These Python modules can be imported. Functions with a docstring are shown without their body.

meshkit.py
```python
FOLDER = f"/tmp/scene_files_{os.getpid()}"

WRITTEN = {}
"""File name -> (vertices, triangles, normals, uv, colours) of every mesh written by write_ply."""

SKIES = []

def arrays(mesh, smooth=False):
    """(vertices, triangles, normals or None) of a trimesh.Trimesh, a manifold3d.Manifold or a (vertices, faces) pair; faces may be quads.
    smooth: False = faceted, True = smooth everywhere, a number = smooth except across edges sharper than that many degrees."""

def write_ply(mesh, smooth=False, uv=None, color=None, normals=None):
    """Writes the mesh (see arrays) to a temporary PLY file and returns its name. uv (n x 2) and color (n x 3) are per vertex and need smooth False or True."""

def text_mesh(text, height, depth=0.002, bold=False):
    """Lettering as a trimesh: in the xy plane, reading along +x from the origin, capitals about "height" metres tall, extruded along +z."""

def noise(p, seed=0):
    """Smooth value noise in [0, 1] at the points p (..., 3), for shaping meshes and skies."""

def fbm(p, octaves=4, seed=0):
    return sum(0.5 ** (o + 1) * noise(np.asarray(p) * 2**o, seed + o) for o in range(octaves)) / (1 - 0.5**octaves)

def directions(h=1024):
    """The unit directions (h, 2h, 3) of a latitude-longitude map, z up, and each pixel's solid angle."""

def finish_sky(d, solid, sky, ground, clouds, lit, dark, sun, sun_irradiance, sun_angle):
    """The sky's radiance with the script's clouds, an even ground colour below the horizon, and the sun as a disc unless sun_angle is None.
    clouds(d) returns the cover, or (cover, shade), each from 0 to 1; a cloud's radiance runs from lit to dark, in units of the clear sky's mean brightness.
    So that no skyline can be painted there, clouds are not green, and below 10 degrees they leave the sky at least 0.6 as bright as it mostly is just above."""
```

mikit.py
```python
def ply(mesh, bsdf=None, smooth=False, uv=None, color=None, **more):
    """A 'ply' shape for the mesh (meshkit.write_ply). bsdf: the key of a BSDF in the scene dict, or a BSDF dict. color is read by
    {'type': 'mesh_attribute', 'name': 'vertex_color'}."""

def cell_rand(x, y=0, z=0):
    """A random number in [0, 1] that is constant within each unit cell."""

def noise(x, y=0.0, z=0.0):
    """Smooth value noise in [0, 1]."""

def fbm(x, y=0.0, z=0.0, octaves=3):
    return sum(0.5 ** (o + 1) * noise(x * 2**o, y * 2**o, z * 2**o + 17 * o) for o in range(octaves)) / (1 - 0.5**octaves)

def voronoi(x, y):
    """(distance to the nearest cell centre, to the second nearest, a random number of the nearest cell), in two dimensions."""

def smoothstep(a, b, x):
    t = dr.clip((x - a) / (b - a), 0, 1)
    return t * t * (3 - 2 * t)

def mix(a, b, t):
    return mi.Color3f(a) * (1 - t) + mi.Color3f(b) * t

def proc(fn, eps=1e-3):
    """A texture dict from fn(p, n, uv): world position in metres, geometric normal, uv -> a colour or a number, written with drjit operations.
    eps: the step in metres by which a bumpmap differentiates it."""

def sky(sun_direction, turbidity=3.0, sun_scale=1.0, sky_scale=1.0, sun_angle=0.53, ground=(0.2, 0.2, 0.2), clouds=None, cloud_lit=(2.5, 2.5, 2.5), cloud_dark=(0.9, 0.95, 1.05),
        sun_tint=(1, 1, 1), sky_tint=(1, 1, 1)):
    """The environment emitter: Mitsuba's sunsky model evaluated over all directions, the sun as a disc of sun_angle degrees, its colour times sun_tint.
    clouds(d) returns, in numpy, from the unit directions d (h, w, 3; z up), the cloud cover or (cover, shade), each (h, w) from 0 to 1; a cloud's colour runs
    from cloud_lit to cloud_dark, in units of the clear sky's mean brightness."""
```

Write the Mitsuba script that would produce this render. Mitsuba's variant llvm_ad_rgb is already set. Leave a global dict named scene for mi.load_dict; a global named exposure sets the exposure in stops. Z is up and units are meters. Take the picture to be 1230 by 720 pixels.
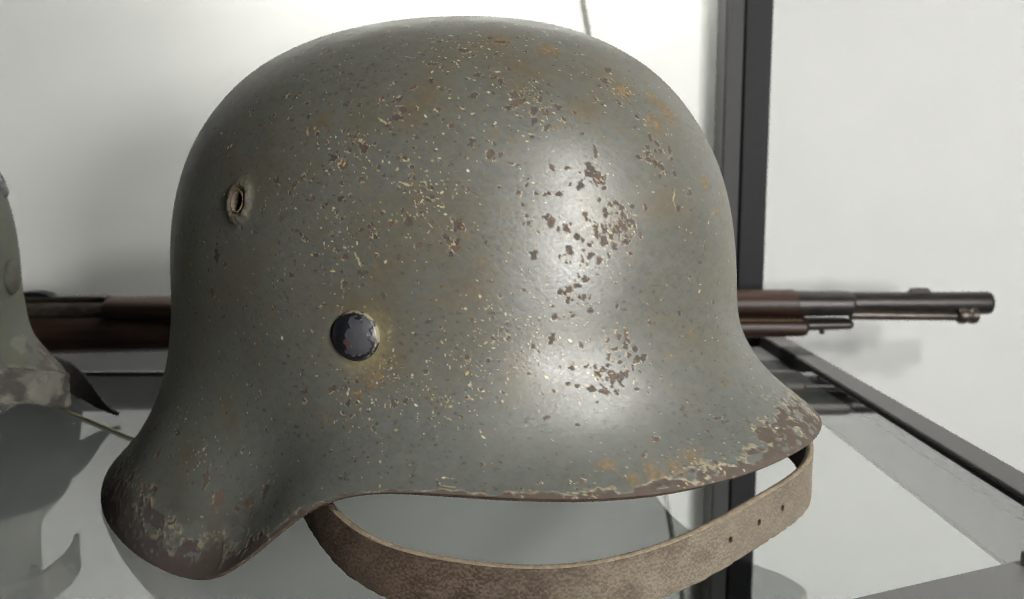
import math, random
import numpy as np, trimesh, manifold3d as m3
import mitsuba as mi, drjit as dr
import mikit, meshkit
from scipy.interpolate import CubicSpline
from scipy.ndimage import gaussian_filter1d
from scipy.spatial import cKDTree

T = mi.ScalarTransform4f
scene, labels = {}, {}
rng = np.random.default_rng(7)
random.seed(7)

# ------------------------------------------------------------------ camera, light, exposure
PAR = {'yaw': 53.7912, 'cx': -0.0221, 'cy': 0.3633, 'tilt': -0.5288, 'roll': 1.9965, 'h': 0.1236, 'pitch': 7.4811, 'f': 1072.9498, 'af': 0.1134, 'ab': 0.1306, 'b': 0.0986, 'n': 1.9373, 'H': 0.1833, 'zc': 0.0775, 'm': 2.4969, 'fl0': 0.0323, 'fl1': 0.0263, 'fl2': 0.0227, 'fl3': 0.0212, 'fl4': 0.0258, 'fl5': 0.0287, 'fl6': 0.0319, 'fl7': 0.0332, 'fl8': 0.033, 'zr0': 0.0407, 'zr1': 0.0381, 'zr2': 0.0408, 'zr3': 0.031, 'zr4': 0.0084, 'zr5': 0.0022, 'zr6': 0.003, 'zr7': 0.0037, 'zr8': 0.0045, 'be0': 52.0894, 'be1': 34.4578, 'be2': 40.3281, 'be3': 64.1045, 'be4': 44.4184, 'be5': 75.4069, 'be6': 70.5924, 'be7': 44.3362, 'be8': 56.3072, 'z0': 0.002}
EYE = np.array([0, 0, PAR['h']])
tilt = math.radians(PAR['pitch'])
scene['camera'] = {
    'type': 'thinlens', 'fov_axis': 'x', 'fov': 2 * math.degrees(math.atan(615 / PAR['f'])),
    'aperture_radius': 0.0008, 'focus_distance': 0.275, 'near_clip': 0.01, 'far_clip': 50.0,
    'to_world': T().look_at(origin=EYE.tolist(), target=(EYE + [0, math.cos(tilt), -math.sin(tilt)]).tolist(), up=[0, 0, 1])}
exposure = 1.36
WALL_Y = 0.745
AIM = np.array([0.0, 0.36, 0.10])
AMBIENT = 0.004
scene['room_ambient'] = {'type': 'constant', 'radiance': {'type': 'rgb', 'value': [AMBIENT, AMBIENT, AMBIENT * 1.02]}}


def direction(az, el):
    a, e = math.radians(az), math.radians(el)
    return np.array([math.sin(a) * math.cos(e), -math.cos(a) * math.cos(e), math.sin(e)])


# name, azimuth to the right of the view, elevation, distance, half width, half height, radiance
LAMPS = [('room_spot_lamp', 36, 19, 1.5, 0.05, 0.05, (95, 93.5, 89.5), 'small bright square lamp on the right behind the viewer'),
         ('room_panel_lamp', 29, 3, 1.5, 0.14, 0.12, (27, 26.7, 25.8), 'large square panel lamp low on the right behind the viewer')]
CASE_LAMP = dict(at=(0.335, -0.10, 0.44), aim=(0.20, 0.745, 0.02), h=0.025, rad=(88, 86.8, 83))


def D(rgb, rough=0.5, spec=0.5, metal=0.0, **k):
    rgb = rgb if isinstance(rgb, dict) else {'type': 'rgb', 'value': list(rgb)}
    return {'type': 'twosided', 'bsdf': {'type': 'principled', 'base_color': rgb, 'roughness': rough, 'specular': spec, 'metallic': metal, **k}}


def tag(key, label, cat=None, group=None, kind=None):
    labels[key] = {k: v for k, v in (('label', label), ('category', cat), ('group', group), ('kind', kind)) if v}


scene['lamp_casing'] = D((0.3, 0.3, 0.3))
for name, az, el, dist, hw, hh, rad, text in LAMPS:
    d = direction(az, el)
    at = AIM + d * dist
    put = T().look_at(origin=at.tolist(), target=AIM.tolist(), up=[0, 0, 1])
    scene[name + '__diffuser'] = {'type': 'rectangle', 'to_world': put @ T().scale([hw, hh, 1]), 'emitter': {'type': 'area', 'radiance': {'type': 'rgb', 'value': list(rad)}}}
    box = trimesh.creation.box([2 * hw + 0.03, 2 * hh + 0.03, 0.03])
    box.apply_translation([0, 0, -0.019])
    scene[name + '__casing'] = mikit.ply(box, 'lamp_casing', to_world=put)
    tag(name, text, 'lamp')
cl = T().look_at(origin=list(CASE_LAMP['at']), target=list(CASE_LAMP['aim']), up=[0, 0, 1])
scene['case_lamp__diffuser'] = {'type': 'rectangle', 'to_world': cl @ T().scale([CASE_LAMP['h'], CASE_LAMP['h'], 1]), 'emitter': {'type': 'area', 'radiance': {'type': 'rgb', 'value': list(CASE_LAMP['rad'])}}}
b = trimesh.creation.box([0.06, 0.06, 0.02])
b.apply_translation([0, 0, -0.012])
scene['case_lamp__casing'] = mikit.ply(b, 'lamp_casing', to_world=cl)
tag('case_lamp', 'small square lamp above the right front of the display case', 'lamp')
STRIP = dict(x=-0.05, y=0.70, z=0.46, hx=0.20, hy=0.012, rad=(26, 26, 24.2))
scene['light_strip__diffuser'] = {'type': 'rectangle', 'to_world': T().translate([STRIP['x'], STRIP['y'], STRIP['z']]) @ T().rotate([1, 0, 0], 180) @ T().scale([STRIP['hx'], STRIP['hy'], 1]),
                                  'emitter': {'type': 'area', 'radiance': {'type': 'rgb', 'value': list(STRIP['rad'])}}}
b = trimesh.creation.box([2 * STRIP['hx'] + 0.02, 0.034, 0.02])
b.apply_translation([STRIP['x'], STRIP['y'], STRIP['z'] + 0.012])
light_blocker = trimesh.creation.box([2 * STRIP['hx'] + 0.02, 0.004, 0.055])  # unseen board added to keep the strip light off the helmet crown
light_blocker.apply_translation([STRIP['x'], STRIP['y'] - 0.02, STRIP['z'] - 0.006])
scene['light_strip__light_blocker'] = mikit.ply(light_blocker, 'lamp_casing')
scene['light_strip__casing'] = mikit.ply(b, 'lamp_casing')
tag('light_strip', 'long light strip under the top of the display case near the back wall', 'lamp')

# ------------------------------------------------------------------ the setting: wall, glass shelf, post, rail
scene['wall_paint'] = D(mikit.proc(lambda p, n, uv: mikit.mix((0.74, 0.75, 0.73), (0.79, 0.795, 0.78), mikit.fbm(p.x * 14, p.y * 14, p.z * 14, 3))), 0.75, 0.2)


def box(lo, hi, bevel=0.0):
    lo, hi = np.array(lo, float), np.array(hi, float)
    if bevel <= 0:
        m = trimesh.creation.box(hi - lo)
        m.apply_translation((lo + hi) / 2)
        return m
    c = [[(lo, hi)[i][0] + (1 - 2 * i) * bevel * (a == 0), (lo, hi)[j][1] + (1 - 2 * j) * bevel * (a == 1), (lo, hi)[k][2] + (1 - 2 * k) * bevel * (a == 2)]
         for i in (0, 1) for j in (0, 1) for k in (0, 1) for a in (0, 1, 2)]
    pts = []
    for i in (0, 1):
        for j in (0, 1):
            for k in (0, 1):
                base = np.array([(lo, hi)[i][0], (lo, hi)[j][1], (lo, hi)[k][2]])
                inn = np.array([1 - 2 * i, 1 - 2 * j, 1 - 2 * k]) * bevel
                for a in range(3):
                    q = base + inn
                    q[a] = base[a]
                    pts.append(q)
    return trimesh.convex.convex_hull(np.array(pts))


scene['wall'] = mikit.ply(box([-0.56, WALL_Y, -0.9], [1.4, WALL_Y + 0.03, 1.0]), 'wall_paint')
tag('wall', 'smooth white wall behind the shelf', kind='structure')

scene['shelf_glass'] = {'type': 'thindielectric', 'int_ior': 2.2, 'ext_ior': 1.0, 'specular_transmittance': {'type': 'rgb', 'value': [0.71, 0.75, 0.725]}}
scene['glass_edge'] = D((0.22, 0.24, 0.23), 0.25, 0.5)
SX0, SX1, SY0, SY1 = -0.75, 0.1985, -0.05, 0.575
scene['glass_shelf'] = mikit.ply((np.array([[SX0, SY0, 0], [SX1, SY0, 0], [SX1, SY1, 0], [SX0, SY1, 0]]), np.array([[0, 1, 2, 3]])), 'shelf_glass')
scene['glass_shelf__back_edge'] = mikit.ply(box([SX0, SY1 + 0.0002, -0.0030], [0.06, SY1 + 0.0028, 0.0]), 'glass_edge')
tag('glass_shelf', 'clear reflective glass shelf under the helmets', 'shelf')

scene['black_metal'] = D((0.007, 0.007, 0.009), 0.55, 0.25)
scene['grey_metal'] = D((0.150, 0.147, 0.145), 0.6, 0.3)
scene['post_grey'] = D((0.060, 0.060, 0.060), 0.6, 0.3)
scene['rail_under'] = D((0.16, 0.16, 0.16), 0.5, 0.4)
scene['rubber'] = D((0.006, 0.006, 0.006), 0.8, 0.2)
scene['cabinet_post__black_profile'] = mikit.ply(box([0.1803, 0.708, -0.9], [0.2006, 0.743, 1.0], 0.0008), 'black_metal')
scene['cabinet_post__grey_channel'] = mikit.ply(box([0.1668, 0.712, -0.9], [0.1801, 0.743, 1.0], 0.0008), 'post_grey')
scene['cabinet_post__seal_strip'] = mikit.ply(box([0.1655, 0.714, -0.9], [0.1666, 0.743, 1.0], 0.0004), 'post_grey')
tag('cabinet_post', 'tall dark upright post of the display case right of the helmet', 'post')
tag('cabinet_post__grey_channel', 'grey left face of the post')
# the rail: a flat flange beside the glass, and a wider one under it, seen through the glass
scene['shelf_rail__top_flange'] = mikit.ply(box([0.2002, 0.05, -0.0030], [0.2150, 0.706, 0.0026], 0.0004), 'grey_metal')
scene['shelf_rail__under_flange'] = mikit.ply(box([0.1715, 0.05, -0.0095], [0.2000, 0.706, -0.0075], 0.0003), 'rail_under')
scene['shelf_rail__gasket'] = mikit.ply(box([0.1988, 0.05, -0.0072], [0.2000, 0.706, 0.0012]), 'rubber')
tag('shelf_rail', 'grey metal rail running along the right edge of the glass shelf', 'rail')
tag('shelf_rail__gasket', 'black gasket between rail and glass')
tag('shelf_rail__under_flange', 'paler flange seen through the glass')

# ------------------------------------------------------------------ helmets
KN = np.radians([0, 30, 55, 72, 86, 100, 125, 150, 180])


def shell(p, phi, s):
    """Outer surface in the helmet's own frame (x forward, y left, z up): angle phi round the crown, s from crown (0) to rim (1)."""
    a = np.where(np.cos(phi) > 0, p['af'], p['ab'])
    R = (np.abs(np.cos(phi) / a) ** p['n'] + np.abs(np.sin(phi) / p['b']) ** p['n']) ** (-1 / p['n'])
    aphi = np.abs((phi + np.pi) % (2 * np.pi) - np.pi)
    per = lambda k: CubicSpline(KN, [p[f'{k}{i}'] for i in range(9)], bc_type=((1, 0), (1, 0)))(aphi)
    fl, zr, be = per('fl'), per('zr'), np.radians(per('be'))
    H, zc, m, sd = p['H'], p['zc'], p['m'], 0.55
    al = np.clip(s / sd, 0, 1) * np.pi / 2
    r = R[:, None] * (np.sin(al) ** (2 / m))[None]
    z = (zc + (H - zc) * np.clip(np.cos(al), 0, 1) ** (2 / m))[None] * np.ones_like(r)
    t = np.clip((s - sd) / (1 - sd), 0, 1)[None]
    L = (zc - zr)[:, None]
    x0, x3, z3 = R[:, None], (R + fl)[:, None], zr[:, None]
    x1, z1 = x0 + 0.08 * fl[:, None], zc - 0.62 * L
    x2, z2 = x3 - 0.30 * L * np.cos(be)[:, None], z3 + 0.30 * L * np.sin(be)[:, None]
    w = s[None] > sd
    bez = lambda a, b, c, d: (1 - t) ** 3 * a + 3 * (1 - t) ** 2 * t * b + 3 * (1 - t) * t * t * c + t ** 3 * d
    r, z = np.where(w, bez(x0, x1, x2, x3), r), np.where(w, bez(zc, z1, z2, z3), z)
    return np.stack([r * np.cos(phi)[:, None], r * np.sin(phi)[:, None], z], -1)


def helmet_matrix(p):
    t, ro, yw = np.radians(p['tilt']), np.radians(p['roll']), np.radians(p['yaw'])
    A = np.array([[np.cos(t), 0, -np.sin(t)], [0, 1, 0], [np.sin(t), 0, np.cos(t)]])
    B = np.array([[1, 0, 0], [0, np.cos(ro), -np.sin(ro)], [0, np.sin(ro), np.cos(ro)]])
    F = np.array([np.sin(yw), -np.cos(yw)])
    C = np.array([[F[0], -F[1], 0], [F[1], F[0], 0], [0, 0, 1.0]])
    M = np.eye(4)
    M[:3, :3] = C @ B @ A
    M[:3, 3] = [p['cx'], p['cy'], p['z0']]
    return M


def steps(p, n):
    """n values of s, evenly spaced along the profile."""
    s = np.linspace(0.0015, 1, 3000)
    P = shell(p, np.radians([-20.0, -60, -100]), s)
    L = np.concatenate([[0], np.cumsum(np.linalg.norm(np.diff(P, axis=1), axis=-1).mean(0))])
    return np.interp(np.linspace(0, L[-1], n), L, s)


def normals(P):
    du = np.roll(P, -1, 0) - np.roll(P, 1, 0)
    dv = np.gradient(P, axis=1)
    n = np.cross(dv, du)
    n /= np.linalg.norm(n, axis=-1, keepdims=True) + 1e-20
    out = (n * P)[:, P.shape[1] // 2].sum(-1).mean()
    return n * np.sign(out)


def grid_faces(n, m, wrap=True, flip=False):
    i, j = np.meshgrid(np.arange(n if wrap else n - 1), np.arange(m - 1), indexing='ij')
    k = (i + 1) % n
    q = np.stack([i * m + j, i * m + j + 1, k * m + j + 1, k * m + j], -1).reshape(-1, 4)
    if flip:
        q = q[:, ::-1]
    return np.vstack([q[:, [0, 1, 2]], q[:, [0, 2, 3]]])


def close_shell(P, N, thick):
    """Outer grid P, an inner offset of it and the rim between them: vertices, triangles, per-vertex part (0 outer, 1 rim, 2 inner), picks into the outer grid."""
    n, m = P.shape[:2]
    js = np.unique(np.concatenate([np.arange(0, m, 16), np.arange(m - 40, m, 4), [m - 1]]))
    inner = (P - N * thick)[:, js]
    rim = np.stack([P[:, -1], (P - N * thick)[:, -1]], 1)
    v = np.vstack([P.reshape(-1, 3), rim.reshape(-1, 3), inner.reshape(-1, 3)])
    f = np.vstack([grid_faces(n, m), grid_faces(n, 2) + n * m, grid_faces(n, len(js), flip=True) + n * m + 2 * n])
    which = np.repeat([0, 1, 2], [n * m, 2 * n, n * len(js)])
    m0 = trimesh.Trimesh(v, f, process=False)
    k = f[len(f) // 7]
    a, b, c = v[k]
    if np.dot(np.cross(b - a, c - a), N.reshape(-1, 3)[k[0]]) < 0:
        f = f[:, ::-1]
    return v, f, which, len(js)


lerp = lambda a, b, t: a + (b - a) * t
sstep = lambda a, b, x: (lambda t: t * t * (3 - 2 * t))(np.clip((x - a) / (b - a), 0, 1))


def blend(col, rgb, mask):
    return col + (np.array(rgb) - col) * mask[:, None]


CHIPS = [(-1.7061, 0.7831, np.float64(1.46), np.float64(2.64), 15), (-1.6362, 0.8194, np.float64(2.02), np.float64(2.88), -30), (-1.5184, 0.8216, np.float64(2.24), np.float64(1.4), 20), (-1.4573, 0.8106, np.float64(1.1), np.float64(2.74), 0), (-1.5577, 0.8359, np.float64(1.41), np.float64(0.85), 0), (-1.9853, 0.7776, np.float64(1.27), np.float64(2.23), 0), (-1.9286, 0.7203, np.float64(1.09), np.float64(1.56), 20), (-1.946, 0.8634, np.float64(1.58), np.float64(3.16), 20), (-0.6458, 0.3238, np.float64(2.82), np.float64(1.41), 20), (-0.7898, 0.3117, np.float64(1.67), np.float64(0.9), 15), (-0.7723, 0.2798, np.float64(1.05), np.float64(0.79), 0), (-0.7069, 0.2831, np.float64(0.92), np.float64(0.65), 0), (-0.624, 0.2104, np.float64(2.08), np.float64(0.97), -10), (-0.2138, 0.2677, np.float64(1.53), np.float64(1.53), 0), (-0.2705, 0.2875, np.float64(1.64), np.float64(1.23), 30), (-0.5629, 0.3558, np.float64(1.27), np.float64(0.76), 40), (-0.7243, 0.3899, np.float64(0.74), np.float64(0.74), 0), (-0.6981, 0.3987, np.float64(0.86), np.float64(0.37), -20), (-0.6763, 0.4009, np.float64(0.86), np.float64(0.37), 20), (-0.576, 0.4031, np.float64(0.62), np.float64(1.12), 20), (-0.528, 0.4053, np.float64(0.87), np.float64(0.5), 0), (-0.4581, 0.4097, np.float64(1.76), np.float64(2.26), -10), (-0.4276, 0.3877, np.float64(0.64), np.float64(2.29), -10), (-0.4974, 0.4241, np.float64(1.49), np.float64(1.0), 40), (-0.5629, 0.4318, np.float64(1.11), np.float64(0.74), 35), (-0.528, 0.423, np.float64(0.62), np.float64(0.37), 30), (-0.6065, 0.4549, np.float64(1.22), np.float64(0.98), 0), (-0.4931, 0.4538, np.float64(0.74), np.float64(0.74), 0), (-0.6501, 0.489, np.float64(1.33), np.float64(1.09), 35), (-0.4887, 0.4912, np.float64(1.11), np.float64(1.11), 0), (-0.4669, 0.4692, np.float64(0.74), np.float64(2.73), 5), (-0.432, 0.4538, np.float64(1.25), np.float64(1.0), 0), (-0.3971, 0.4637, np.float64(1.51), np.float64(1.01), 20), (-0.3752, 0.4802, np.float64(1.14), np.float64(0.88), 0), (-0.4145, 0.4846, np.float64(1.0), np.float64(1.13), 0), (-0.3403, 0.4472, np.float64(1.15), np.float64(0.77), 0), (-0.2967, 0.4483, np.float64(0.77), np.float64(1.03), 0), (-0.2313, 0.3921, np.float64(1.59), np.float64(0.79), -20), (-0.2051, 0.4042, np.float64(1.46), np.float64(0.93), -30), (-0.2793, 0.3943, np.float64(1.05), np.float64(0.65), 0), (-0.1527, 0.4153, np.float64(0.67), np.float64(1.08), 0), (-0.1353, 0.3833, np.float64(0.54), np.float64(0.68), 0), (-0.3796, 0.4549, np.float64(0.76), np.float64(1.26), 0), (-0.4232, 0.4736, np.float64(0.75), np.float64(0.63), 0), (-0.3447, 0.4648, np.float64(0.76), np.float64(0.89), 0), (-0.3272, 0.4758, np.float64(0.64), np.float64(0.77), 0), (-0.3665, 0.4912, np.float64(0.63), np.float64(0.51), 0), (-0.4494, 0.4824, np.float64(0.62), np.float64(0.75), 0), (-0.4451, 0.4395, np.float64(0.5), np.float64(0.88), 0), (-0.5585, 0.5188, np.float64(1.59), np.float64(0.98), 20), (-0.5585, 0.5254, np.float64(0.98), np.float64(0.86), 30), (-0.5978, 0.5364, np.float64(1.1), np.float64(1.1), 0), (-0.5323, 0.5155, np.float64(0.98), np.float64(0.74), 0), (-0.6065, 0.5485, np.float64(0.74), np.float64(2.09), -20), (-0.5061, 0.5111, np.float64(0.99), np.float64(0.86), 30), (-0.4145, 0.532, np.float64(0.5), np.float64(0.76), 0), (-0.3883, 0.5496, np.float64(0.51), np.float64(1.78), 10), (-0.384, 0.5859, np.float64(0.89), np.float64(0.77), 0), (-0.4451, 0.5848, np.float64(0.76), np.float64(1.01), 0), (-0.4451, 0.6223, np.float64(1.26), np.float64(2.02), 0), (-0.4843, 0.6168, np.float64(0.88), np.float64(0.75), 0), (-0.4014, 0.6245, np.float64(1.02), np.float64(1.02), 40), (-0.5149, 0.5992, np.float64(0.75), np.float64(0.5), 0), (-0.5061, 0.6509, np.float64(1.75), np.float64(0.88), -15), (-0.48, 0.6575, np.float64(1.25), np.float64(0.63), -10), (-0.4407, 0.663, np.float64(0.51), np.float64(1.14), 20), (-0.3796, 0.663, np.float64(0.77), np.float64(0.64), 0), (-0.336, 0.5936, np.float64(0.9), np.float64(0.9), 0), (-0.3883, 0.8073, np.float64(1.26), np.float64(0.88), 0), (-0.2007, 0.5419, np.float64(0.8), np.float64(0.8), 0), (-0.6458, 0.717, np.float64(1.1), np.float64(0.61), 30), (-0.5672, 0.739, np.float64(0.62), np.float64(0.49), 0), (-0.4451, 0.5529, np.float64(0.63), np.float64(0.63), 0), (-0.432, 0.5705, np.float64(0.51), np.float64(0.51), 0), (-1.2785, 0.391, np.float64(1.04), np.float64(1.17), 0), (-1.2348, 0.3987, np.float64(1.28), np.float64(1.16), 20), (-1.0341, 0.391, np.float64(1.13), np.float64(0.75), -35), (-0.9774, 0.4791, np.float64(1.1), np.float64(0.85), 0), (-1.213, 0.5122, np.float64(0.76), np.float64(1.14), -30), (-1.4094, 0.5078, np.float64(0.66), np.float64(0.79), 0), (-1.3177, 0.489, np.float64(1.03), np.float64(0.52), 0), (-1.2305, 0.4846, np.float64(0.76), np.float64(0.51), 0), (-1.3614, 0.4747, np.float64(0.52), np.float64(0.65), 0), (-1.0603, 0.4582, np.float64(1.36), np.float64(0.62), 25), (-1.0996, 0.4681, np.float64(0.74), np.float64(0.74), 0), (-1.2566, 0.4714, np.float64(0.51), np.float64(0.64), 0), (-1.2435, 0.4483, np.float64(0.51), np.float64(1.15), 0), (-1.2959, 0.4439, np.float64(0.64), np.float64(0.64), 0), (-1.0516, 0.6862, np.float64(1.0), np.float64(1.12), 0), (-1.4355, 0.4285, np.float64(0.66), np.float64(0.8), 0), (-1.4312, 0.336, np.float64(0.68), np.float64(1.09), 0), (-1.405, 0.3536, np.float64(0.67), np.float64(1.35), 0), (-1.2741, 0.3205, np.float64(1.2), np.float64(0.93), 30), (-1.0428, 0.3305, np.float64(1.42), np.float64(1.03), -30), (-1.0559, 0.3415, np.float64(1.8), np.float64(1.15), 0), (-1.0123, 0.2985, np.float64(1.18), np.float64(0.65), 35), (-0.9468, 0.2886, np.float64(0.66), np.float64(1.18), 10), (-0.8116, 0.2302, np.float64(1.63), np.float64(0.82), 0), (-0.9338, 0.2578, np.float64(1.07), np.float64(0.4), 0), (-1.1345, 0.3172, np.float64(1.05), np.float64(0.92), 30), (-1.2043, 0.3624, np.float64(0.52), np.float64(1.29), -15), (-1.2174, 0.3227, np.float64(0.79), np.float64(0.79), 0), (-1.021, 0.3921, np.float64(1.25), np.float64(0.62), -30), (-0.9992, 0.4009, np.float64(0.75), np.float64(0.62), 0), (-0.9163, 0.3316, np.float64(0.89), np.float64(0.77), 20), (-0.7636, 0.2776, np.float64(0.92), np.float64(0.66), 0), (-0.9381, 0.4329, np.float64(0.98), np.float64(0.61), -30), (-1.597, 0.3029, np.float64(0.85), np.float64(0.57), 30), (-1.4661, 0.3161, np.float64(0.83), np.float64(0.55), 0), (-1.3657, 0.3602, np.float64(0.67), np.float64(0.67), 0), (-1.5315, 0.2996, np.float64(0.56), np.float64(0.56), 0), (-0.8727, 0.4802, np.float64(1.94), np.float64(0.97), -40), (-0.8945, 0.4725, np.float64(1.7), np.float64(0.61), -45), (-0.8858, 0.4769, np.float64(1.21), np.float64(0.73), -40), (-1.7977, 0.4956, np.float64(1.31), np.float64(3.2), 0), (-1.8282, 0.5309, np.float64(1.47), np.float64(1.47), 0), (-1.8544, 0.5122, np.float64(0.74), np.float64(1.19), 0), (-1.741, 0.5044, np.float64(0.72), np.float64(0.86), 0), (-0.7374, 0.3536, np.float64(0.88), np.float64(0.5), 30), (-0.5978, 0.3316, np.float64(1.02), np.float64(0.51), 30), (-0.6807, 0.3316, np.float64(1.14), np.float64(0.76), 20), (-0.8116, 0.2864, np.float64(0.78), np.float64(0.39), 0), (-0.9948, 0.3294, np.float64(0.51), np.float64(0.64), 0), (-1.1083, 0.4009, np.float64(0.63), np.float64(0.76), 0), (-1.021, 0.4274, np.float64(0.62), np.float64(0.49), 20), (-0.9687, 0.4483, np.float64(0.61), np.float64(0.49), 0), (-0.9468, 0.4362, np.float64(0.86), np.float64(0.49), -30), (-1.1214, 0.4604, np.float64(0.62), np.float64(0.5), 0), (-0.6196, 0.369, np.float64(0.63), np.float64(0.5), 0), (-0.7374, 0.4241, np.float64(0.49), np.float64(0.37), 0), (-0.829, 0.3921, np.float64(0.49), np.float64(0.37), 0), (-0.4581, 0.3371, np.float64(0.78), np.float64(0.52), 0), (-0.2705, 0.3249, np.float64(0.81), np.float64(0.67), 0), (-0.2225, 0.3426, np.float64(0.81), np.float64(0.81), 0), (-0.2094, 0.3701, np.float64(0.8), np.float64(0.54), 0), (-0.4538, 0.3646, np.float64(0.64), np.float64(0.51), 0), (-1.1737, 0.4141, np.float64(0.51), np.float64(0.51), 0), (-1.1999, 0.4318, np.float64(0.51), np.float64(0.51), 0)]
SCRATCHES = [(-1.1345, 0.3393, -1.0908, 0.3536, np.float64(0.389)), (-1.2785, 0.3646, -1.2566, 0.3778, np.float64(0.262)), (-1.5184, 0.3635, -1.597, 0.4075, np.float64(0.192)), (-1.4268, 0.3998, -1.2959, 0.3888, np.float64(0.187)), (-1.1476, 0.4042, -1.1563, 0.4175, np.float64(0.253)), (-1.0428, 0.4164, -1.0079, 0.4219, np.float64(0.423)), (-1.3046, 0.217, -1.1476, 0.2247, np.float64(0.284)), (-1.0996, 0.2402, -1.0079, 0.2468, np.float64(0.301)), (-0.925, 0.1972, -0.9992, 0.2247, np.float64(0.168)), (-0.9817, 0.4428, -0.9207, 0.4681, np.float64(0.245)), (-1.1781, 0.4846, -1.1519, 0.4989, np.float64(0.326)), (-1.4792, 0.5, -1.3526, 0.4703, np.float64(0.16)), (-1.4312, 0.402, -1.309, 0.3899, np.float64(0.16)), (-1.2654, 0.467, -1.2654, 0.5243, np.float64(0.153)), (-1.4268, 0.4934, -1.4399, 0.5144, np.float64(0.158)), (-0.6458, 0.8172, -0.5934, 0.8018, np.float64(0.242)), (-0.6458, 0.8227, -0.624, 0.8172, np.float64(0.242)), (-0.1658, 0.4274, -0.1963, 0.456, np.float64(0.335)), (-0.0436, 0.663, -0.0829, 0.7346, np.float64(0.281)), (-0.048, 0.7005, -0.0742, 0.761, np.float64(0.28)), (-1.4006, 0.4141, -1.3744, 0.4769, np.float64(0.119)), (-1.3265, 0.423, -1.3221, 0.4846, np.float64(0.117)), (-1.2872, 0.4527, -1.2697, 0.4835, np.float64(0.128)), (-1.1301, 0.4362, -1.0603, 0.4538, np.float64(0.125)), (-0.9338, 0.4538, -0.8683, 0.4835, np.float64(0.122)), (-0.6283, 0.2302, -0.5149, 0.2413, np.float64(0.204)), (-0.2923, 0.2258, -0.2007, 0.2435, np.float64(0.169)), (-0.6981, 0.2457, -0.6152, 0.2391, np.float64(0.161)), (-1.6057, 0.4637, -1.645, 0.489, np.float64(0.11)), (-1.1039, 0.543, -1.0516, 0.5518, np.float64(0.125)), (-1.1301, 0.5947, -1.0385, 0.6531, np.float64(0.101)), (-0.5454, 0.2655, -0.4625, 0.2798, np.float64(0.134))]
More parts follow.
